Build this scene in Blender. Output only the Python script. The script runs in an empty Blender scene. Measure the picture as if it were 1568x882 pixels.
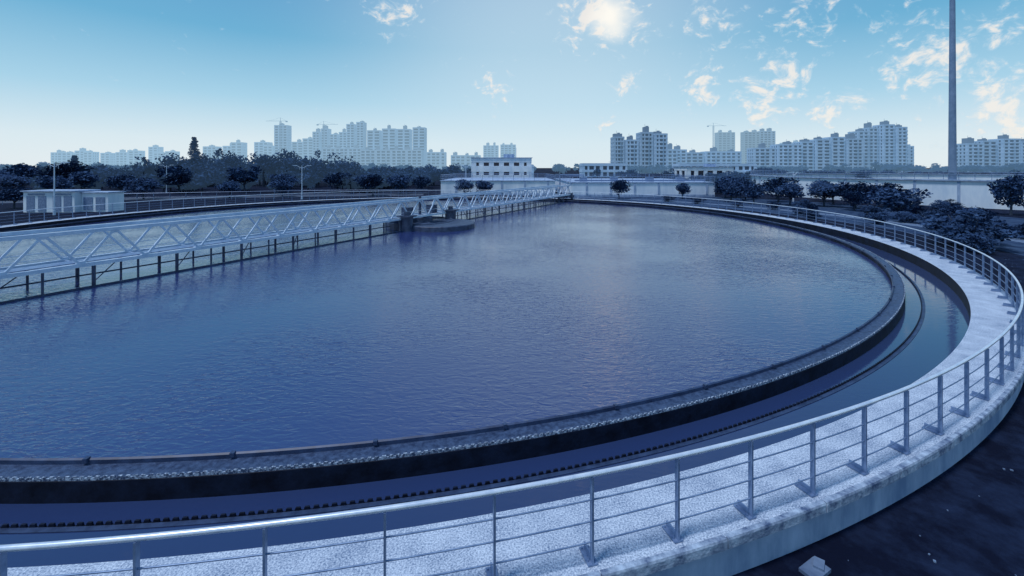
import bpy, bmesh, math, random
from mathutils import Vector, Matrix, Euler
R=random.Random(7)
S=bpy.context.scene
S.view_settings.view_transform='Standard'; S.view_settings.look='None'; S.view_settings.exposure=0
CX,CY=-7.88,38.5          # tank centre
ZG=-0.60                  # ground level (walkway top is z=0)
ZW=-0.30                  # main water level
ZC=-0.50                  # launder channel level

# ---------------------------------------------------------------- helpers
class MB:
    def __init__(s): s.v=[];s.f=[];s.m=[]
    def box(s,c,d,rz=0,mi=0):
        cx,cy,cz=c;dx,dy,dz=[a/2 for a in d];ca,sa=math.cos(rz),math.sin(rz);b=len(s.v)
        for z in(-dz,dz):
            for x,y in((-dx,-dy),(dx,-dy),(dx,dy),(-dx,dy)):
                s.v.append((cx+x*ca-y*sa,cy+x*sa+y*ca,cz+z))
        for f in((0,3,2,1),(4,5,6,7),(0,1,5,4),(1,2,6,5),(2,3,7,6),(3,0,4,7)):
            s.f.append(tuple(b+i for i in f));s.m.append(mi)
    def tube(s,p,q,r,n=8,r2=None,mi=0,cap=True):
        p=Vector(p);q=Vector(q);r2=r if r2 is None else r2
        d=(q-p).normalized();a=d.orthogonal().normalized();c=d.cross(a);b=len(s.v)
        if n==4: a=(Vector((0,0,1))-d*d.z); a=a.normalized() if a.length>.1 else Vector((1,0,0)); c=d.cross(a); a,c=(a+c).normalized(),(c-a).normalized(); r*=1.414;r2*=1.414
        for P,rr in((p,r),(q,r2)):
            for i in range(n):
                t=2*math.pi*i/n; s.v.append(tuple(P+a*math.cos(t)*rr+c*math.sin(t)*rr))
        for i in range(n):
            j=(i+1)%n; s.f.append((b+i,b+j,b+n+j,b+n+i));s.m.append(mi)
        if cap:
            s.f.append(tuple(b+i for i in range(n))[::-1]);s.f.append(tuple(b+n+i for i in range(n)));s.m+=[mi,mi]
    def lathe(s,prof,cx,cy,n=256,mi=0,closed=True,gap=None):
        b=len(s.v);k=len(prof)
        for i in range(n):
            t=2*math.pi*i/n
            for r,z in prof: s.v.append((cx+r*math.cos(t),cy+r*math.sin(t),z))
        for i in range(n):
            j=(i+1)%n
            for a in range(k if closed else k-1):
                c=(a+1)%k
                s.f.append((b+i*k+a,b+j*k+a,b+j*k+c,b+i*k+c));s.m.append(mi)
    def obj(s,name,mats,parent=None,smooth=False):
        me=bpy.data.meshes.new(name);me.from_pydata(s.v,[],s.f);
        if not isinstance(mats,(list,tuple)):mats=[mats]
        for m in mats: me.materials.append(m)
        me.polygons.foreach_set('material_index',s.m)
        if smooth: me.polygons.foreach_set('use_smooth',[True]*len(s.f))
        me.update();o=bpy.data.objects.new(name,me);S.collection.objects.link(o)
        if parent:o.parent=parent
        return o
def empty(name,loc=(0,0,0)):
    o=bpy.data.objects.new(name,None);o.location=loc;S.collection.objects.link(o);return o

def mat(name,c1,c2=None,scale=3,rough=.7,metal=0,bump=0,detail=4,haze=0,hz=(.42,.62,.82),lo=.35,hi=.65,stretch=(1,1,1),bscale=None,spec=.5,patch=0,pscale=1.5):
    m=bpy.data.materials.new(name);m.use_nodes=True;nt=m.node_tree;N=nt.nodes;L=nt.links
    p=N['Principled BSDF'];p.inputs['Roughness'].default_value=rough;p.inputs['Metallic'].default_value=metal
    p.inputs['Specular IOR Level'].default_value=spec
    p.inputs['Base Color'].default_value=(*c1,1)
    tc=N.new('ShaderNodeTexCoord');mp=N.new('ShaderNodeMapping');mp.inputs['Scale'].default_value=stretch
    L.new(tc.outputs['Object'],mp.inputs[0])
    if c2:
        n=N.new('ShaderNodeTexNoise');n.inputs['Scale'].default_value=scale;n.inputs['Detail'].default_value=detail;n.inputs['Roughness'].default_value=.65
        L.new(mp.outputs[0],n.inputs['Vector']);val=n.outputs[0]
        if patch:
            n3=N.new('ShaderNodeTexNoise');n3.inputs['Scale'].default_value=pscale;n3.inputs['Detail'].default_value=5;n3.inputs['Roughness'].default_value=.6
            L.new(mp.outputs[0],n3.inputs['Vector'])
            mm=N.new('ShaderNodeMath');mm.operation='MULTIPLY_ADD';L.new(n3.outputs[0],mm.inputs[0]);mm.inputs[1].default_value=patch;L.new(val,mm.inputs[2])
            m3=N.new('ShaderNodeMath');m3.operation='SUBTRACT';L.new(mm.outputs[0],m3.inputs[0]);m3.inputs[1].default_value=patch*.5;val=m3.outputs[0]
        r=N.new('ShaderNodeValToRGB');r.color_ramp.elements[0].position=lo;r.color_ramp.elements[1].position=hi
        r.color_ramp.elements[0].color=(*c1,1);r.color_ramp.elements[1].color=(*c2,1)
        L.new(val,r.inputs[0]);L.new(r.outputs[0],p.inputs['Base Color'])
    if bump:
        n2=N.new('ShaderNodeTexNoise');n2.inputs['Scale'].default_value=bscale or scale*5;n2.inputs['Detail'].default_value=4
        L.new(mp.outputs[0],n2.inputs['Vector'])
        b=N.new('ShaderNodeBump');b.inputs['Strength'].default_value=bump;b.inputs['Distance'].default_value=.03
        L.new(n2.outputs[0],b.inputs['Height']);L.new(b.outputs[0],p.inputs['Normal'])
    if haze:  # distance haze painted into the material: constant emission mixed over the surface
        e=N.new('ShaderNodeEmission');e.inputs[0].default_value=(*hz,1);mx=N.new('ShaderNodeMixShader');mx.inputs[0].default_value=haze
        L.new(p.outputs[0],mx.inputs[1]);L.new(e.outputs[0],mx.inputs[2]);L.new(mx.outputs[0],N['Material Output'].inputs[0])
    return m

# ---------------------------------------------------------------- materials
M_walk=mat('granite_walkway',(.11,.17,.29),(.60,.68,.80),scale=42,rough=.9,bump=.25,bscale=90,lo=.32,hi=.64,detail=3,patch=.38,pscale=1.7)
M_wall=mat('concrete_wall',(.17,.26,.43),(.41,.52,.70),scale=1.6,rough=.9,bump=.3,stretch=(1,1,.35),detail=8)
M_edge=mat('stained_slab_edge',(.06,.10,.20),(.44,.54,.68),scale=5,rough=.9,bump=.4,detail=8)
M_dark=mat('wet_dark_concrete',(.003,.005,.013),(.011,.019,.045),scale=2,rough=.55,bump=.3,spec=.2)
M_rim=mat('baffle_plate',(.012,.026,.072),(.036,.066,.15),scale=3,rough=.5)
M_ledge=mat('wet_ledge',(.012,.027,.075),(.055,.095,.19),scale=10,rough=.5,bump=.4)
M_froth=mat('froth_weir',(.03,.055,.12),(.52,.63,.78),scale=20,rough=.7,bump=.4,lo=.42,hi=.66)
M_steel=mat('galvanised_steel',(.12,.19,.34),(.23,.32,.50),scale=6,rough=.4,metal=.3)
M_toprail=mat('polished_rail',(.55,.64,.78),(.75,.82,.92),scale=5,rough=.3,metal=.3)
M_truss=mat('painted_truss',(.42,.54,.70),(.60,.71,.85),scale=2,rough=.5)
M_dsteel=mat('dark_steel',(.015,.028,.07),(.05,.08,.15),scale=3,rough=.5)
M_white=mat('whitewashed_wall',(.55,.66,.80),(.82,.88,.95),scale=.5,rough=.9,stretch=(1,1,.3),detail=8)
M_winglass=mat('window_glass',(.01,.02,.05),rough=.15)
M_leaf=mat('foliage_leaf',(.006,.020,.065),(.05,.10,.21),scale=1.6,rough=.85,detail=3,spec=.1)
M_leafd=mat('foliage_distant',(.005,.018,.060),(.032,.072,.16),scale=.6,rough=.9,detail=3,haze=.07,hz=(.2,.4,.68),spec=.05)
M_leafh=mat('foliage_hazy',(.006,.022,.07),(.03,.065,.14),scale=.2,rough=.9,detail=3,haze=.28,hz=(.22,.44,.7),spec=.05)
M_bark=mat('bark',(.02,.03,.055),(.05,.07,.11),scale=8,rough=.9)
M_ground=mat('ground_soil',(.003,.0055,.019),(.016,.029,.072),scale=2.2,rough=.95,bump=.9,detail=10,bscale=14,lo=.42,hi=.8,spec=.1,patch=.4,pscale=.12)
M_lawn=mat('lawn',(.012,.028,.075),(.05,.09,.17),scale=1.2,rough=.95,bump=.5,detail=8,spec=.1)
M_road=mat('asphalt',(.04,.055,.09),(.07,.09,.14),scale=2,rough=.9)
M_kerb=mat('kerb_stone',(.07,.11,.20),(.15,.22,.34),scale=2,rough=.9)

def watermat(name,base,ns,strength=.25,ior=1.5,st=(.6,1.5),dist=.035,rg=.06):
    m=bpy.data.materials.new(name);m.use_nodes=True;nt=m.node_tree;N=nt.nodes;L=nt.links
    p=N['Principled BSDF'];p.inputs['Base Color'].default_value=(*base,1);p.inputs['Roughness'].default_value=rg;p.inputs['IOR'].default_value=ior
    tc=N.new('ShaderNodeTexCoord');mp=N.new('ShaderNodeMapping');mp.inputs['Rotation'].default_value=(0,0,.45);mp.inputs['Scale'].default_value=(*st,1)
    L.new(tc.outputs['Object'],mp.inputs[0])
    n=N.new('ShaderNodeTexNoise');n.inputs['Scale'].default_value=ns;n.inputs['Detail'].default_value=2.5;n.inputs['Distortion'].default_value=.9
    n2=N.new('ShaderNodeTexNoise');n2.inputs['Scale'].default_value=.10;n2.inputs['Detail'].default_value=2
    L.new(mp.outputs[0],n.inputs['Vector']);L.new(tc.outputs['Object'],n2.inputs['Vector'])
    r=N.new('ShaderNodeMapRange');r.inputs[1].default_value=.40;r.inputs[2].default_value=.60;r.inputs[3].default_value=.3;r.inputs[4].default_value=1
    L.new(n2.outputs[0],r.inputs[0])
    mu=N.new('ShaderNodeMath');mu.operation='MULTIPLY';L.new(n.outputs[0],mu.inputs[0]);L.new(r.outputs[0],mu.inputs[1])
    b=N.new('ShaderNodeBump');b.inputs['Strength'].default_value=strength;b.inputs['Distance'].default_value=dist
    L.new(mu.outputs[0],b.inputs['Height']);L.new(b.outputs[0],p.inputs['Normal'])
    return m
M_water=watermat('tank_water',(.024,.040,.145),5.2,1.0,2.0,dist=.030,rg=.05)
M_chan=watermat('channel_water',(.022,.042,.125),4,.12,1.6)

# ---------------------------------------------------------------- ground
g=MB()
n=96
rad=[0,60,150,400,1200,6000,14000]
g.v.append((0,0,ZG))
for r in rad[1:]:
    for i in range(n): g.v.append((r*math.cos(2*math.pi*i/n),r*math.sin(2*math.pi*i/n),ZG))
for i in range(n):
    j=(i+1)%n;g.f.append((0,1+i,1+j));g.m.append(0)
    for k in range(len(rad)-2):
        a=1+k*n;b=a+n;g.f.append((a+i,b+i,b+j,a+j));g.m.append(0)
g.obj('ground',M_ground)
m=MB();rg=random.Random(3)
cnt=0
while cnt<1100:
    x=rg.uniform(1,34);y=rg.uniform(.5,26)
    if math.hypot(x-CX,y-CY)<34.8: continue
    s=rg.uniform(.008,.026);m.box((x,y,ZG+s*.3),(s*rg.uniform(1,2.2),s*1.3,s),rg.uniform(0,3));cnt+=1
m.obj('gravel',M_kerb)
m=MB();m.box((4.05,5.85,ZG+.02),(.36,.22,.05),.5);m.box((4.14,5.90,ZG+.06),(.18,.12,.03),.9);m.obj('concrete_slab',M_kerb)

# ---------------------------------------------------------------- tank
tank=empty('clarifier_tank')
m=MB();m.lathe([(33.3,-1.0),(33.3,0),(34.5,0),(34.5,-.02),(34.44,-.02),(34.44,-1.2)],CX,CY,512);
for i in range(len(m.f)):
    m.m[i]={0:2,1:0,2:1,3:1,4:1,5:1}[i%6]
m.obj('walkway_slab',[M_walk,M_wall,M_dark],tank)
m=MB();ne=120
for i in range(ne):
    a0=2*math.pi*(i+.004)/ne;a1=2*math.pi*(i+.996)/ne;q=R.uniform(-.008,.008)
    b=len(m.v);sg=4
    for k in range(sg+1):
        t=a0+(a1-a0)*k/sg
        for r_,z_ in((34.46,.006+q*.3),(34.53+q,.006+q*.3),(34.54+q,-.02),(34.54+q,-.13),(34.46,-.13)):
            m.v.append((CX+r_*math.cos(t),CY+r_*math.sin(t),z_))
    for k in range(sg):
        for a in range(5):
            c=(a+1)%5;m.f.append((b+k*5+a,b+(k+1)*5+a,b+(k+1)*5+c,b+k*5+c));m.m.append(0)
    m.f.append(tuple(b+a for a in range(5)));m.f.append(tuple(b+sg*5+a for a in range(5)));m.m+=[0,0]
m.obj('edge_stones',M_edge,tank)
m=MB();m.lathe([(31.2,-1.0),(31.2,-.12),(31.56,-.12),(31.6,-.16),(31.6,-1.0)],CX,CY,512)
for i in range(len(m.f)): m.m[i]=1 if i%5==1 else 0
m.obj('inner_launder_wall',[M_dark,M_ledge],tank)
m=MB();m.lathe([(31.20,-.5),(31.20,-.05),(31.22,-.03),(31.25,-.05),(31.25,-.5)],CX,CY,512)
for i in range(84):
    t=2*math.pi*(i+.35)/84
    m.box((CX+31.25*math.cos(t),CY+31.25*math.sin(t),-.045),(.08,.07,.07),t)
m.obj('scum_baffle',M_rim,tank)
def weir(name,r,z0,z1,count,mt,dep=.05,th=.025):
    m=MB()
    for i in range(count):
        t0=2*math.pi*i/count;dt=2*math.pi/count
        pr=[(t0+dt*f,z) for f,z in ((0,z1),(.4,z1),(.5,z1-dep),(.8,z1-dep),(.9,z1),(1,z1))]
        for a in range(5):
            (ta,za),(tb,zb)=pr[a],pr[a+1]
            b=len(m.v)
            for rr in(r,r+th):
                for t,z in((ta,z0),(tb,z0),(tb,zb),(ta,za)): m.v.append((CX+rr*math.cos(t),CY+rr*math.sin(t),z))
            m.f+=[(b,b+3,b+2,b+1),(b+4,b+5,b+6,b+7),(b+3,b+7,b+6,b+2)];m.m+=[0,0,0]
    return m.obj(name,mt,tank)
weir('weir_plate_inner',31.57,-.15,-.09,1700,M_froth,.025)
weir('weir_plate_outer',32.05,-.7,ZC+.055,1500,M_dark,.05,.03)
m=MB();m.lathe([(32.08,-1.0),(32.08,ZC+.012),(32.17,ZC+.012),(32.17,-1.0)],CX,CY,512);m.obj('outer_weir_ledge',M_rim,tank)
def disc(name,r0,r1,z,mt,n=512):
    m=MB()
    if r0==0:
        for i in range(n):m.v.append((CX+r1*math.cos(2*math.pi*i/n),CY+r1*math.sin(2*math.pi*i/n),z))
        m.f.append(tuple(range(n)));m.m.append(0)
    else:
        for i in range(n):
            t=2*math.pi*i/n
            m.v+=[(CX+r0*math.cos(t),CY+r0*math.sin(t),z),(CX+r1*math.cos(t),CY+r1*math.sin(t),z)]
        for i in range(n):
            j=(i+1)%n;m.f.append((2*i,2*i+1,2*j+1,2*j));m.m.append(0)
    return m.obj(name,mt)
disc('water',0,31.22,ZW,M_water)
disc('channel_water',31.58,33.31,ZC,M_chan)

# ---------------------------------------------------------------- walkway railing
rail=empty('walkway_railing')
RR=34.36
def ringtube(m,r,z,rad,n=512,k=8):
    m.lathe([(r+rad*math.cos(2*math.pi*a/k),z+rad*math.sin(2*math.pi*a/k)) for a in range(k)],CX,CY,n)
m=MB();ringtube(m,RR,1.09,.03);m.obj('top_rail',M_toprail,rail,True)
m=MB()
for z in(.27,.52,.78): ringtube(m,RR,z,.010,512,6)
m.obj('mid_rods',M_steel,rail,True)
m=MB()
NP=179
off=math.radians(-90)
for i in range(NP):
    t=off+2*math.pi*(i+.42)/NP
    c,s=math.cos(t),math.sin(t)
    m.box((CX+RR*c,CY+RR*s,.54),(.065,.024,1.05),t)
    m.box((CX+(RR-.1)*c,CY+(RR-.1)*s,.018),(.27,.13,.022),t)
    m.box((CX+(RR-.12)*c,CY+(RR-.12)*s,.06),(.2,.02,.07),t)
    for k in(-.045,.045):
        for q in (-.2,-.02):
            x=CX+(RR+q)*c-k*s;y=CY+(RR+q)*s+k*c
            m.tube((x,y,.02),(x,y,.05),.012,6)
m.obj('posts',M_steel,rail)

def railing(name,pts,h=1.1,nr=3,sp=1.5,mt=None,rr=.03,parent=None):
    m=MB();mt=mt or M_steel
    pts=[Vector(p) for p in pts]
    for a,b in zip(pts,pts[1:]):
        for k in range(nr+1):
            z=Vector((0,0,h*(k+1)/(nr+1)));m.tube(a+z,b+z,rr if k==nr else rr*.5,6)
        L=(b-a).length;n=max(1,round(L/sp))
        for i in range(n):
            p=a.lerp(b,i/n);m.tube(p,p+Vector((0,0,h)),rr*.9,6)
    return m.obj(name,mt,parent)

# ---------------------------------------------------------------- scraper bridge
br=empty('scraper_bridge')
D=Vector((.486,.874,0)).normalized();Nn=Vector((D.y,-D.x,0));C0=Vector((-8.1,38.5,0));ang=math.atan2(D.y,D.x)
def bp(t,s,z): return C0+D*t+Nn*s+Vector((0,0,z))
T0,T1=-33.6,33.6
m=MB();w=.9;zb,zt=.68,2.1
for s in(-w,w):
    m.tube(bp(T0,s,zb),bp(T1,s,zb),.075,4);m.tube(bp(T0,s,zt),bp(T1,s,zt),.075,4)
    k=0;t=T0;pan=1.12
    while t+pan<=T1+.01:
        a,b=(zb,zt) if k%2==0 else (zt,zb)
        m.tube(bp(t,s,a),bp(t+pan,s,b),.042,4);t+=pan;k+=1
    m.tube(bp(T0,s,1.15),bp(T1,s,1.15),.014,4)
    k=0;t=T0
    while t<T1:
        m.box(bp(t,s,zb+.1 if k%2==0 else zt-.1),(.26,.09,.14),ang);t+=pan;k+=1
t=T0
while t<=T1:
    m.tube(bp(t,-w,zb),bp(t,w,zb),.045,4)
    t+=2.24
m.obj('truss_girders',M_truss,br)
m=MB();c=bp(0,0,.72);m.box(c,(T1-T0,.8,.03),ang)
m.obj('deck_grating',M_steel,br)
m=MB()
t=T0+2.3;k=0
while t<T1-1.5:
    for s in(-w,w):
        if abs(t)>3.2: m.tube(bp(t,s,zb-.07),bp(t,s,-.6),.07 if k%2==0 else .045,8)
    if k%2==0 and abs(t)>3.2:
        m.tube(bp(t,w,-.1),bp(t+1.6,-w,zb-.1),.025,6)
    t+=1.55;k+=1
for a,b in((T0+2.6,-3.4),(3.4,T1-2.6)):
    m.box(bp((a+b)/2,w+.12,ZW+.02),(b-a,.05,.10),ang)
    m.tube(bp(a,-.2,.05),bp(b,-.2,.05),.035,8)
m.obj('scraper_supports',M_dsteel,br)
m=MB()
for T in(T0-.1,T1+.1):
    m.box(bp(T,0,.42),(.9,2.6,.32),ang)
    for s in(-1.1,1.1):
        m.tube(bp(T-.1,s,.2),bp(T+.1,s,.2),.2,16)
        m.box(bp(T,s*.8,.75),(.5,.5,.35),ang)
m.obj('end_carriages',M_dsteel,br)
m=MB()
m.lathe([(1.1,-.6),(1.1,.5),(.95,.58),(.3,.6),(.3,-.6)],C0.x,C0.y,40)
m.lathe([(2.75,-.6),(2.75,.2),(2.85,.24),(2.95,.2),(2.95,-.6)],C0.x,C0.y,64)
m.lathe([(.9,-.02),(.9,.16),(2.9,.12),(2.98,.06),(2.98,-.45),(.9,-.45)],C0.x+1.9,C0.y-.9,64)
for sgn in(-1,1):
    p=bp(sgn*2.9,1.15,0);m.tube(p+Vector((0,0,-.5)),p+Vector((0,0,.85)),.5,20)
    m.box(bp(sgn*2.9,1.15,.9),(1.15,1.15,.1),ang);m.tube(p+Vector((0,0,.95)),p+Vector((0,0,1.25)),.22,14)
    m.box(bp(sgn*1.6,0,1.1),(.7,.7,.7),ang)
m.tube(bp(0,0,.74),bp(0,0,2.3),.12,12)
m.obj('centre_feed_well',M_dsteel,br)

st=empty('concrete_staircase');m=MB()
for i in range(6):
    zt_=-.08*i; p=bp(34.9+.32*i,0,0);m.box((p.x,p.y,(ZG+zt_-.02)/2),(.32,1.6,abs(zt_-.02-ZG)),ang)
for s in (-.85,.85):
    m.tube(bp(34.8,s,1.0),bp(37,s,.3),.04,8);m.tube(bp(34.8,s,0),bp(34.8,s,1.0),.03,8);m.tube(bp(37,s,ZG),bp(37,s,.3),.03,8)
m.obj('steps',M_white,st)

# ---------------------------------------------------------------- neighbouring tanks (white walls)
def rect_wall(name,x0,x1,y0,y1,top):
    e=empty(name);m=MB()
    m.box(((x0+x1)/2,(y0+y1)/2,(ZG+top)/2),(x1-x0,y1-y0,top-ZG));m.obj('wall',M_white,e)
    m=MB();m.box(((x0+x1)/2,(y0+y1)/2,top+.06),(x1-x0+.3,y1-y0+.3,.14))
    m.box(((x0+x1)/2,(y0+y1)/2,ZG+.2),(x1-x0+.06,y1-y0+.06,.4))
    xx=x0+3
    while xx<x1-1:
        m.box((xx,y0-.04,(ZG+top)/2+.2),(.35,.12,top-ZG-.5));xx+=4.5
    m.obj('coping',M_wall,e)
    railing('railing',[(x0,y0,top+.13),(x1,y0,top+.13),(x1,y1,top+.13),(x0,y1,top+.13),(x0,y0,top+.13)],1.05,2,2,M_steel,.04,e)
    return e
rect_wall('concrete_basin',11,38,82,112,2.0)
e=rect_wall('concrete_basin',-14,8.5,86,110,2.2)
m=MB()
for xx in(14,20,27,33): m.box((xx,86,2.5),(1.4,1.0,.9));m.tube((xx,86,2.9),(xx,86,3.5),.12,8)
m.tube((12,84,2.4),(37,84,2.4),.14,8);m.tube((9.2,84,ZG),(9.2,84,3.4),.12,8);m.tube((9.2,84,3.4),(13.5,84,3.4),.12,8)
m.tube((8.6,80,ZG+.1),(11.2,81.4,2.1),.09,6);m.tube((8.9,80,1.0),(11.4,81.4,3.1),.05,6);m.tube((8.6,80,ZG),(8.6,80,1.0),.04,6)
m.obj('roof_pipework',M_steel,e)
e=empty('round_settling_tank');m=MB()
m.lathe([(43.5,ZG-.3),(43.5,3.0),(44,3.0),(44,ZG-.3)],97,86,160);m.obj('wall',M_white,e)
m=MB();m.lathe([(43.2,3.0),(43.2,3.18),(44.25,3.18),(44.25,3.0)],97,86,160)
for i in range(60):
    t=2*math.pi*i/60;m.box((97+44.03*math.cos(t),86+44.03*math.sin(t),1.4),(.12,.3,3.1),t)
m.obj('coping',M_wall,e)
pts=[(97+44*math.cos(math.radians(a)),86+44*math.sin(math.radians(a)),3.18) for a in range(120,301,4)]
railing('railing',pts,1.0,2,1.6,M_steel,.04,e)

# ---------------------------------------------------------------- buildings
hazemats={}
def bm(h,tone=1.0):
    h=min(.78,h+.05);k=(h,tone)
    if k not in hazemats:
        hz=(.40,.63,.82) if h>.42 else (.30,.52,.75)  # air haze put into facade, glazing and roof colours as a faint glow
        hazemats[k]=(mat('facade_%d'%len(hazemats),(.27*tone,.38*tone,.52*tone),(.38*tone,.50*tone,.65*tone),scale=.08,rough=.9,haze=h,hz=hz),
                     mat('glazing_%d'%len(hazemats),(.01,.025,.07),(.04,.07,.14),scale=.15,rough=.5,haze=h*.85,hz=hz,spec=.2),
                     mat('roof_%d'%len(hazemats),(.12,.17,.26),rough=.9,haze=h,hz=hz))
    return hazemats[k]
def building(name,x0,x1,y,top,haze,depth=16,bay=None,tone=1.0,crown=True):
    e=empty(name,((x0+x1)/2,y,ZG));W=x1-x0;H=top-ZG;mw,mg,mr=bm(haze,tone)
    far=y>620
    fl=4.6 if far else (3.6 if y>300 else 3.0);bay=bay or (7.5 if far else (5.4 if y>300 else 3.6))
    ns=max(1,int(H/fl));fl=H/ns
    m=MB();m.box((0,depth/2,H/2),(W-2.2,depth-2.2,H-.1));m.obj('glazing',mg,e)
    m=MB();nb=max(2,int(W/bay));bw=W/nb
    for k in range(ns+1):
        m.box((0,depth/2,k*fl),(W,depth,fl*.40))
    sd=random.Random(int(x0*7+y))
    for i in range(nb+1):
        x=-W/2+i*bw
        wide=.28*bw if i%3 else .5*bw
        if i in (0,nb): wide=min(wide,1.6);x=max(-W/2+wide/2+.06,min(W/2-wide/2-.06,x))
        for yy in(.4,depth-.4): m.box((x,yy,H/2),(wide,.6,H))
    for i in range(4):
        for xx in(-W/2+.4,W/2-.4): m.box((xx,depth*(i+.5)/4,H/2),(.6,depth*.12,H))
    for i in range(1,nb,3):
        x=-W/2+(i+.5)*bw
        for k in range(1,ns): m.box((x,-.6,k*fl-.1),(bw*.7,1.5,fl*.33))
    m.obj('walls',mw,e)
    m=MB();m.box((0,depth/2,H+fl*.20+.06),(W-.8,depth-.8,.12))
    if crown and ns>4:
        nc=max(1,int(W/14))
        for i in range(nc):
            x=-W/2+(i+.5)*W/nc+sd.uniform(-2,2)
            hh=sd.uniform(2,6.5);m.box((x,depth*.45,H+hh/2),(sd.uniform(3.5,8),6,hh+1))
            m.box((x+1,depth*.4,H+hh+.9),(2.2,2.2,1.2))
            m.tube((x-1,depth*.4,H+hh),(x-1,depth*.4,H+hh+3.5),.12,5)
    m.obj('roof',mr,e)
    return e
A='apartment_tower';B='apartment_block'
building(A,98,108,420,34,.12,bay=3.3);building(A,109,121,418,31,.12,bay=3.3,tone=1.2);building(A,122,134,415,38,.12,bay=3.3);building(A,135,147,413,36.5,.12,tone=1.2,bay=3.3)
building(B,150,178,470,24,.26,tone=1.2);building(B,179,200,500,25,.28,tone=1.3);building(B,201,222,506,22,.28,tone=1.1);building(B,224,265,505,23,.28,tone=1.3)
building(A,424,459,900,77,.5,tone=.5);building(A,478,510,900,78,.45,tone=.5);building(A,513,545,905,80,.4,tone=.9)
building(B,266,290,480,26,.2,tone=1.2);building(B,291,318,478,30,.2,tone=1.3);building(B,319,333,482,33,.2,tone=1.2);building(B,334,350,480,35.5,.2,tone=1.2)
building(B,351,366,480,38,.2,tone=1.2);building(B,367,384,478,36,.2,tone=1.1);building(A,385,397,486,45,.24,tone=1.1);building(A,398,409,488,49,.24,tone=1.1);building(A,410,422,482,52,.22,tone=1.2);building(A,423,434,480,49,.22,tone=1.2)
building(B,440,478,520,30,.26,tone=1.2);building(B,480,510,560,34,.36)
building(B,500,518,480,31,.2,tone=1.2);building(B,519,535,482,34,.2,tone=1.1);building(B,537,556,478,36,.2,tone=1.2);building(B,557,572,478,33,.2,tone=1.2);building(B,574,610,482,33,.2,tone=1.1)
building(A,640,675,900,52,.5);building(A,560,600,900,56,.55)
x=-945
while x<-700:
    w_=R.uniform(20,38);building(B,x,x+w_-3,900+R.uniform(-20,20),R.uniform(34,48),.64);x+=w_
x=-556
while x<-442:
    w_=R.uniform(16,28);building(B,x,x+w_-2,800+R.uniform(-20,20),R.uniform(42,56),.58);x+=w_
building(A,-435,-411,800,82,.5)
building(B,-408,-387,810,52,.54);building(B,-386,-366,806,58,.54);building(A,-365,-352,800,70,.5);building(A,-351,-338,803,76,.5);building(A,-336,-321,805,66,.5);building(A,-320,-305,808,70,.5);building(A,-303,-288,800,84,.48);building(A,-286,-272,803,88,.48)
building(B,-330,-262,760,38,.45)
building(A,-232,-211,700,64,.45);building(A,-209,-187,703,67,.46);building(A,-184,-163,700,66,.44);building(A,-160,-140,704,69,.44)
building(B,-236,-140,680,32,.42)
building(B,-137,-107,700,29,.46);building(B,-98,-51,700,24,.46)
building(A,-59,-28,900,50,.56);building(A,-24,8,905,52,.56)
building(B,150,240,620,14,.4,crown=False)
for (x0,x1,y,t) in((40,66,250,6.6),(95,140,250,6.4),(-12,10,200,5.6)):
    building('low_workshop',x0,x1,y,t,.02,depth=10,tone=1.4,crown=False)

def office(name,x0,x1,y,top,stor,nb):
    e=empty(name,((x0+x1)/2,y,ZG));W=x1-x0;H=top-ZG;fl=H/stor
    m=MB();m.box((0,6,H/2-.05),(W-.6,11.4,H-.2));m.obj('windows',M_winglass,e)
    m=MB();bw=W/nb
    for k in range(stor+1):
        z0=0 if k==0 else k*fl-.75; z1=.9 if k==0 else (k*fl+.85 if k<stor else H+.5)
        m.box((0,6,(z0+z1)/2),(W,12,z1-z0))
    for i in range(nb+1):
        xx=-W/2+i*bw;ww=1.3
        xx=max(-W/2+ww/2+.05,min(W/2-ww/2-.05,xx))
        for yy in(.22,11.78): m.box((xx,yy,H/2),(ww,.35,H))
    for xx in(-W/2+.2,W/2-.2):
        for q in(1.2,6,10.8): m.box((xx,q,H/2),(.3,2,H-.1))
    m.obj('walls',M_white,e)
    m=MB();m.box((0,6,H+.54),(W+.5,12.5,.1));m.box((2,5,H+1.1),(3,3,1));m.tube((4,5,H),(4,5,H+3.5),.05,6);m.obj('roof',M_wall,e)
office('office_building',-11,5.3,118,7.0,3,6)
office('gatehouse',60,76,150,4.6,1,5)

e=empty('equipment_cabin',(-54.5,53,ZG));m=MB()
m.box((-1.6,1.5,1.25),(6.2,3,2.5));m.box((3.2,1.9,1.15),(3.3,2.2,2.3));m.obj('walls',M_white,e)
m=MB();m.box((-1.6,1.5,2.57),(6.6,3.4,.14));m.box((3.25,1.9,2.37),(3.5,2.5,.12))
m.obj('roof',M_wall,e)
m=MB()
for xx in(-3.8,-2.4,-.6,.7): m.box((xx,-.02,1.05),(.95,.06,1.9))
for xx in(2.4,3.9): m.box((xx,.77,1.0),(1.1,.06,1.6))
for xx in(-3.1,.1): m.box((xx,-.05,2.2),(2,.05,.22))
m.obj('doors',M_steel,e)

def crane(x,y,h,s):
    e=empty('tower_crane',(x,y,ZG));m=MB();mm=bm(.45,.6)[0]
    for a in(-1,1):
        for b in(-1,1): m.tube((a,b,0),(a,b,h),.2,4)
    for k in range(int(h/3)): m.tube((-1,-1,k*3),(1,-1,k*3+3),.12,4)
    m.tube((-s*12,0,h),(s*26,0,h),.25,4);m.tube((0,0,h),(0,0,h+6),.25,4)
    m.tube((0,0,h+6),(s*22,0,h),.1,4);m.tube((0,0,h+6),(-s*11,0,h),.1,4);m.box((-s*11,0,h-1),(3,2,2))
    m.obj('lattice',mm,e)
crane(-418,790,90,-1);crane(405,880,90,1);crane(-340,790,84,1)

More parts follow.
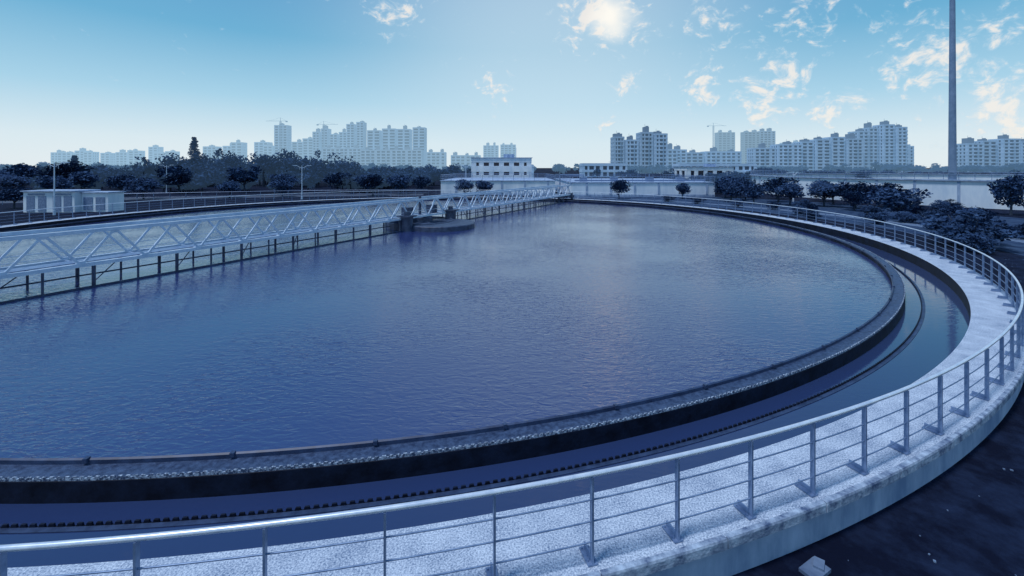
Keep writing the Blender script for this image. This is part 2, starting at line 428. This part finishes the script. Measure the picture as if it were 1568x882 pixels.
# ---------------------------------------------------------------- high mast and street lamps
e=empty('high_mast_light',(61.4,61,ZG));m=MB()
m.tube((0,0,0),(0,0,.5),.75,16,mi=0);m.tube((0,0,.5),(0,0,36),.46,16,.26)
for z in(9,18,27): m.tube((0,0,z),(0,0,z+.15),.48-.0065*z+.0,16)
for i in range(8):
    t=i*math.pi/4;m.tube((0,0,35.5),(1.4*math.cos(t),1.4*math.sin(t),35.2),.05,6);m.box((1.5*math.cos(t),1.5*math.sin(t),35),(.5,.35,.2),t)
m.obj('mast',mat('mast_steel',(.15,.23,.36),(.22,.31,.46),scale=1,rough=.5,metal=.2),e)
def lamp(x,y,h,rz=0):
    e=empty('street_lamp',(x,y,ZG));e.rotation_euler=(0,0,rz);m=MB()
    m.tube((0,0,0),(0,0,.5),.13,10);m.tube((0,0,.5),(0,0,h),.08,10,.05)
    for s in(-1,1):
        m.tube((0,0,h-.5),(s*.8,0,h-.05),.035,8);m.box((s*1.1,0,h),(.7,.22,.1));m.tube((s*.4,0,h-.7),(s*.4,0,h-.25),.02,6)
    m.obj('pole',M_truss,e)
for a in((-36,75,5.8,.3),(-52.3,50,6,.2),(-10,95,6,0),(45,70,4.6,.4),(58,118,6,.4),(-75,95,6,.1),(28,120,7,0),(75,58,5,1)): lamp(*a)

# ---------------------------------------------------------------- vegetation
def leaves(m,c,r,n,ls,rng):
    for _ in range(n):
        d=Vector((rng.gauss(0,1),rng.gauss(0,1),rng.gauss(0,1)));d.normalize()
        p=Vector(c)+Vector((d.x*r[0],d.y*r[1],d.z*r[2]))*rng.uniform(.45,1.08)
        a=Vector((rng.gauss(0,1),rng.gauss(0,1),rng.gauss(0,1))).normalized();b=a.orthogonal().normalized()
        s=ls*rng.uniform(.6,1.3);k=len(m.v)
        m.v+=[tuple(p-a*s),tuple(p+b*s*.55),tuple(p+a*s),tuple(p-b*s*.55)];m.f.append((k,k+1,k+2,k+3));m.m.append(1)
def crown(m,x,y,zc,rx,rz,ncl,nl,ls,rng):
    for _ in range(ncl):
        d=Vector((rng.gauss(0,1),rng.gauss(0,1),rng.gauss(0,.9)));d.normalize();q=rng.uniform(.25,.78)
        c=(x+d.x*rx*q,y+d.y*rx*q,zc+d.z*rz*q);k=rng.uniform(.28,.5)
        leaves(m,c,(rx*k,rx*k,rz*k*.85),nl,ls,rng)
def treemesh(seed,h,r,trunk=.25,ncl=20,nl=95,ls=.16):
    rng=random.Random(seed);m=MB();tz=h*trunk
    m.tube((0,0,0),(.05,.03,tz*1.3),.04*h**.8,8,.025*h**.8)
    for i in range(7):
        t=i*.9+rng.random();q=r*rng.uniform(.5,.8)
        m.tube((.04,.02,tz*rng.uniform(.8,1.3)),(q*math.cos(t),q*math.sin(t),tz+(h-tz)*rng.uniform(.35,.8)),.05,5,.015)
    crown(m,0,0,tz+(h-tz)*.5,r,(h-tz)*.55,ncl,nl,ls,rng)
    me=m.obj('t',[M_bark,M_leaf]);d=me.data;bpy.data.objects.remove(me);return d
TM=[treemesh(i,3.4,1.6+.2*(i%3)) for i in range(5)]
def tree(x,y,h,r=None,name='broadleaf_tree'):
    i=R.randrange(5);o=bpy.data.objects.new(name,TM[i]);S.collection.objects.link(o)
    o.location=(x,y,ZG);s=h/3.4;sr=(r/(1.6+.2*(i%3))) if r else s
    o.scale=(sr,sr,s);o.rotation_euler=(0,0,R.uniform(0,6))
for a in((18.6,76,3.4,2.0),(29.8,76.5,2.9,1.7),(52,61,3.4,1.9),(41,46.5,3.3,2.7),(57,50,4.6,1.9),(-8.6,80,3.4,1.9),(-5.2,81,3.1,1.9),
  (36,72,3.7,2.3),(39.5,74,3.5,2.3),(42,69,4.0,2.5),(46,76,3.8,2.4),(40,63,3.6,2.4),(43.5,61,3.8,2.6),(47,64,3.5,2.4),(36.5,66,3.1,1.9),(45.5,58,3.5,2.3),(50,70,3.6,2.2),
  (38,78,3.9,2.4),(41,80,4.1,2.4),(34.5,69,3,1.8),(49,60,3.2,2),(43,55,2.6,1.8),
  (-64,76,3.8,2.6),(-51,79,3.3,2.4),(-43,82,3.2,2.2),(-27,85,4.4,2.8),(-23,90,4,2.7),(-84,80,4.2,2.7),(-100,98,6.8,4.4),(-78,100,6,3.8),(-112,100,6.5,4.4),(-118,105,6.2,4),(-90,92,5,3.3),(-70,92,5,3.3),(-58,95,6,3.4),
  (-48,92,4.2,2.8),(-38,95,4.5,2.9),(-31,94,4,2.6),(-96,84,4.2,3),(69,60,4,2.2),(64,52,3.4,2),(70,49,4,2.2),(-66,58,3,2),(-77,86,4.6,3),(-19,92,3.8,2.4),(-106,90,5,3.4)): tree(*a)
SM=[treemesh(20+i,2.4,1.6,trunk=.08,ncl=20,nl=120,ls=.11) for i in range(3)]
for (x,y,h,r) in((31.0,29.6,2.7,2.4),(33.4,31.8,2.4,2.1),(29.6,27.8,1.6,1.2),(37,38,1.6,1.3),(35,42,1.5,1.2),(44,42,1.9,1.5),(48,45,1.6,1.4),(50,50,1.5,1.4),(39,33,1.4,1.3),(43,35,1.5,1.4),(47,38,1.6,1.6),
   (33,50,1.3,1.1),(36,53,1.4,1.2),(31,60,1.3,1.1),(34,57,1.3,1.1),(53,54,1.5,1.5),(57,57,1.4,1.4),(38,57,1.4,1.3),(52,42,1.7,1.6),(46,50,1.3,1.3),(28,66,1.2,1.1),(41,50,1.3,1.4),(49,55,1.2,1.5),(55,62,1.4,1.6),(31.5,46,1.1,1),(25,70,1.2,1.1),(39,43,1.3,1.3),(45,46,1.2,1.4)):
    o=bpy.data.objects.new('shrub',SM[R.randrange(3)]);S.collection.objects.link(o);o.location=(x,y,ZG-.1);o.scale=(r/1.6,r/1.6,h/2.4);o.rotation_euler=(0,0,R.uniform(0,6))
def conifer(x,y,h,r):
    rng=random.Random(int(h*10));m=MB();m.tube((0,0,0),(0,0,h*.97),.3,8,.03)
    k=0
    while k<26:
        z=h*(.15+.83*k/26);rr=r*(1-(k/26))**.9*(1 if k%3 else .75)+.12
        for i in range(9):
            t=rng.uniform(0,6.28);q=rr*rng.uniform(.6,1.1)
            m.tube((0,0,z),(q*math.cos(t),q*math.sin(t),z-.15*q),.05,4,.02)
            for f in(.4,.75,1): leaves(m,(q*f*math.cos(t),q*f*math.sin(t),z-.15*q*f),(.36,.36,.2),9,.22,rng)
        k+=1
    o=m.obj('conifer_tree',[M_bark,M_leafd]);o.location=(x,y,ZG)
conifer(-91.5,126,14.8,3.4);conifer(-118,118,9,2);
def mass(name,spots,mt,ls,nl,ncl):
    rng=random.Random(5);m=MB()
    for (x,y,h,r) in spots:
        m.tube((x,y,ZG),(x,y,ZG+h*.5),.18,5,.1)
        crown(m,x,y,ZG+h*.55,r,h*.45,ncl,nl,ls,rng)
    return m.obj(name,[M_bark,mt])
sp=[]
for i in range(56): sp.append((R.uniform(-106,-50),R.uniform(122,150),R.uniform(7,11.8),R.uniform(3.2,5.4)))
for i in range(90): sp.append((R.uniform(-240,-18),R.uniform(125,190),R.uniform(4.6,8),R.uniform(2.6,4.8)))
for i in range(36): sp.append((R.uniform(-50,-10),R.uniform(112,170),R.uniform(4.2,6.6),R.uniform(2.2,3.8)))
for i in range(70): sp.append((R.uniform(-135,-24),R.uniform(95,118),R.uniform(2.6,5.2),R.uniform(2.2,3.8)))
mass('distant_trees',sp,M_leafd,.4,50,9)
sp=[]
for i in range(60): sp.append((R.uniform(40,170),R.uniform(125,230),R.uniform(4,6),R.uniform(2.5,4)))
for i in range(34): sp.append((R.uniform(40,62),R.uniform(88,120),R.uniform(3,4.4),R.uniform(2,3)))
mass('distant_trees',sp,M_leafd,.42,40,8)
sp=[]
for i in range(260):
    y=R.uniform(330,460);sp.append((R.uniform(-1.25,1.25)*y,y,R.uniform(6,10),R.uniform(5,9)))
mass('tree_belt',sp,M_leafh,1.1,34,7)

railing('perimeter_fence',[(-86,58,ZG),(-60,70,ZG),(-38,79,ZG),(-16,83,ZG)],1.3,1,2.2,M_steel,.04)
def strip(name,pth,w,z,mt):
    m=MB()
    for i,p in enumerate(pth):
        a=Vector(pth[max(0,i-1)]);b=Vector(pth[min(len(pth)-1,i+1)]);d=(b-a).normalized();nn=Vector((-d.y,d.x))*w/2
        m.v+=[(p[0]+nn.x,p[1]+nn.y,z),(p[0]-nn.x,p[1]-nn.y,z)]
    for i in range(len(pth)-1): m.f.append((2*i,2*i+1,2*i+3,2*i+2));m.m.append(0)
    return m.obj(name,mt)
strip('road',[(-98,60),(-66,76),(-40,85),(-18,89)],6,ZG+.004,M_road)
arc=[(CX+(52)*math.cos(math.radians(a)),CY+(52)*math.sin(math.radians(a))) for a in range(-22,70,4)]
strip('lawn',arc,22,ZG+.004,M_lawn)
arc=[(CX+46*math.cos(math.radians(a)),CY+46*math.sin(math.radians(a))) for a in range(-22,70,4)]
strip('path',arc,1.6,ZG+.01,M_kerb)

# ---------------------------------------------------------------- world
wd=bpy.data.worlds.new('World');S.world=wd;wd.use_nodes=True;nt=wd.node_tree;N=nt.nodes;L=nt.links
try: wd.cycles.sampling_method='NONE'
except Exception: pass
for q in list(N):N.remove(q)
out=N.new('ShaderNodeOutputWorld')
sdir=Vector((-.32,-.22,.9)).normalized()
sky=N.new('ShaderNodeTexSky');sky.sky_type='NISHITA';sky.sun_disc=False
sky.sun_elevation=math.asin(sdir.z);sky.sun_rotation=math.atan2(sdir.x,sdir.y)
bg1=N.new('ShaderNodeBackground');bg1.inputs[1].default_value=.1;L.new(sky.outputs[0],bg1.inputs[0])
tc=N.new('ShaderNodeTexCoord');nrm=N.new('ShaderNodeVectorMath');nrm.operation='NORMALIZE';L.new(tc.outputs['Generated'],nrm.inputs[0])
sep=N.new('ShaderNodeSeparateXYZ');L.new(nrm.outputs[0],sep.inputs[0])
ramp=N.new('ShaderNodeValToRGB');L.new(sep.outputs[2],ramp.inputs[0])
cr=ramp.color_ramp
pts=[(0,(.82,.90,.94)),(.055,(.72,.85,.92)),(.14,(.40,.67,.84)),(.26,(.15,.45,.69)),(.45,(.10,.30,.59)),(1,(.09,.21,.46))]
cr.elements[0].position=0;cr.elements[0].color=(*pts[0][1],1);cr.elements[1].position=1;cr.elements[1].color=(*pts[-1][1],1)
for p,c in pts[1:-1]:
    q=cr.elements.new(p);q.color=(*c,1)
def mth(op,a,b,clamp=False):
    n=N.new('ShaderNodeMath');n.operation=op;n.use_clamp=clamp
    for i,v in enumerate((a,b)):
        if v is None: continue
        if isinstance(v,(int,float)):n.inputs[i].default_value=v
        else:L.new(v,n.inputs[i])
    return n.outputs[0]
def ddir(az,el):
    a,e_=math.radians(az),math.radians(el);return (math.sin(a)*math.cos(e_),math.cos(a)*math.cos(e_),math.sin(e_))
ns=N.new('ShaderNodeTexNoise');ns.inputs['Scale'].default_value=14;ns.inputs['Detail'].default_value=2;L.new(nrm.outputs[0],ns.inputs['Vector'])
sb=N.new('ShaderNodeVectorMath');sb.operation='SUBTRACT';L.new(ns.outputs['Color'],sb.inputs[0]);sb.inputs[1].default_value=(.5,.5,.5)
scl=N.new('ShaderNodeVectorMath');scl.operation='SCALE';L.new(sb.outputs[0],scl.inputs[0]);scl.inputs['Scale'].default_value=.06
ad=N.new('ShaderNodeVectorMath');ad.operation='ADD';L.new(nrm.outputs[0],ad.inputs[0]);L.new(scl.outputs[0],ad.inputs[1])
banks=[(-14.5,19.0,.07,.9),(11,19.5,.12,1.0),(16,16,.06,.75),(-2.5,9.8,.075,.72),(12,5.3,.045,.85),(14.5,10.3,.05,.85),(23.5,9.5,.07,1.0),(31,9.5,.09,.85),(30,6.3,.07,.9),(36.3,6,.06,1),
       (43.5,9.8,.085,.95),(41,14,.08,.5),(48.5,5.5,.085,.95),(46,8,.11,.6),(34,15,.10,.6),(24,17,.11,.6),(47.5,12,.07,.7),(70,14,.3,.7),(-60,45,.3,.7),(20,48,.35,.7),(150,30,.5,.7)]
dens=None
for az,el,s,wt in banks:
    n=N.new('ShaderNodeVectorMath');n.operation='DISTANCE';L.new(ad.outputs[0],n.inputs[0]);n.inputs[1].default_value=ddir(az,el)
    mr=N.new('ShaderNodeMapRange');L.new(n.outputs['Value'],mr.inputs[0])
    mr.inputs[1].default_value=0;mr.inputs[2].default_value=s*1.15;mr.inputs[3].default_value=wt;mr.inputs[4].default_value=0
    dens=mr.outputs[0] if dens is None else mth('MAXIMUM',dens,mr.outputs[0])
mp=N.new('ShaderNodeMapping');mp.inputs['Scale'].default_value=(1,1,1.4);L.new(ad.outputs[0],mp.inputs[0])
nz=N.new('ShaderNodeTexNoise');nz.inputs['Scale'].default_value=38;nz.inputs['Detail'].default_value=6;nz.inputs['Roughness'].default_value=.6;L.new(mp.outputs[0],nz.inputs['Vector'])
cl=mth('ADD',mth('MULTIPLY',dens,.36),nz.outputs[0])
mr=N.new('ShaderNodeMapRange');mr.interpolation_type='SMOOTHSTEP';L.new(cl,mr.inputs[0]);mr.inputs[1].default_value=.62;mr.inputs[2].default_value=.88;cloud=mr.outputs[0]
cloud=mth('MULTIPLY',cloud,.9)
crm=N.new('ShaderNodeMixRGB');L.new(cloud,crm.inputs[0]);crm.inputs[1].default_value=(.55,.75,.9,1);crm.inputs[2].default_value=(1.0,.92,.83,1)
gd=N.new('ShaderNodeVectorMath');gd.operation='DISTANCE';L.new(nrm.outputs[0],gd.inputs[0]);gd.inputs[1].default_value=ddir(5,14)
gm=N.new('ShaderNodeMapRange');gm.interpolation_type='SMOOTHERSTEP';L.new(gd.outputs['Value'],gm.inputs[0]);gm.inputs[1].default_value=0;gm.inputs[2].default_value=.68;gm.inputs[3].default_value=.58;gm.inputs[4].default_value=0
mg=N.new('ShaderNodeMixRGB');L.new(gm.outputs[0],mg.inputs[0]);L.new(ramp.outputs[0],mg.inputs[1]);mg.inputs[2].default_value=(.68,.84,.93,1)
mc=N.new('ShaderNodeMixRGB');L.new(cloud,mc.inputs[0]);L.new(mg.outputs[0],mc.inputs[1]);L.new(crm.outputs[0],mc.inputs[2])
g2=N.new('ShaderNodeVectorMath');g2.operation='DISTANCE';L.new(ad.outputs[0],g2.inputs[0]);g2.inputs[1].default_value=ddir(13.0,18.6)
g3=N.new('ShaderNodeMapRange');g3.interpolation_type='SMOOTHERSTEP';L.new(g2.outputs['Value'],g3.inputs[0]);g3.inputs[1].default_value=.0;g3.inputs[2].default_value=.065;g3.inputs[3].default_value=1;g3.inputs[4].default_value=0
ms=N.new('ShaderNodeMixRGB');L.new(g3.outputs[0],ms.inputs[0]);L.new(mc.outputs[0],ms.inputs[1]);ms.inputs[2].default_value=(1.08,1.04,.95,1)
bg2=N.new('ShaderNodeBackground');bg2.inputs[1].default_value=1.0;L.new(ms.outputs[0],bg2.inputs[0])
mx=N.new('ShaderNodeMixShader');mx.inputs[0].default_value=.9;L.new(bg1.outputs[0],mx.inputs[1]);L.new(bg2.outputs[0],mx.inputs[2]);L.new(mx.outputs[0],out.inputs[0])

sun=bpy.data.lights.new('sun','SUN');sun.energy=2.3;sun.angle=math.radians(10);sun.color=(.93,.96,1.0)
so=bpy.data.objects.new('sun',sun);S.collection.objects.link(so);so.rotation_euler=sdir.to_track_quat('Z','Y').to_euler()

cam=bpy.data.cameras.new('camera');co=bpy.data.objects.new('camera',cam);S.collection.objects.link(co)
co.location=(0,0,4.8);co.rotation_euler=(math.radians(90),0,0)
cam.sensor_width=36;cam.lens=36*670/1568;cam.shift_y=-184/1568;cam.clip_start=.1;cam.clip_end=20000
S.camera=co
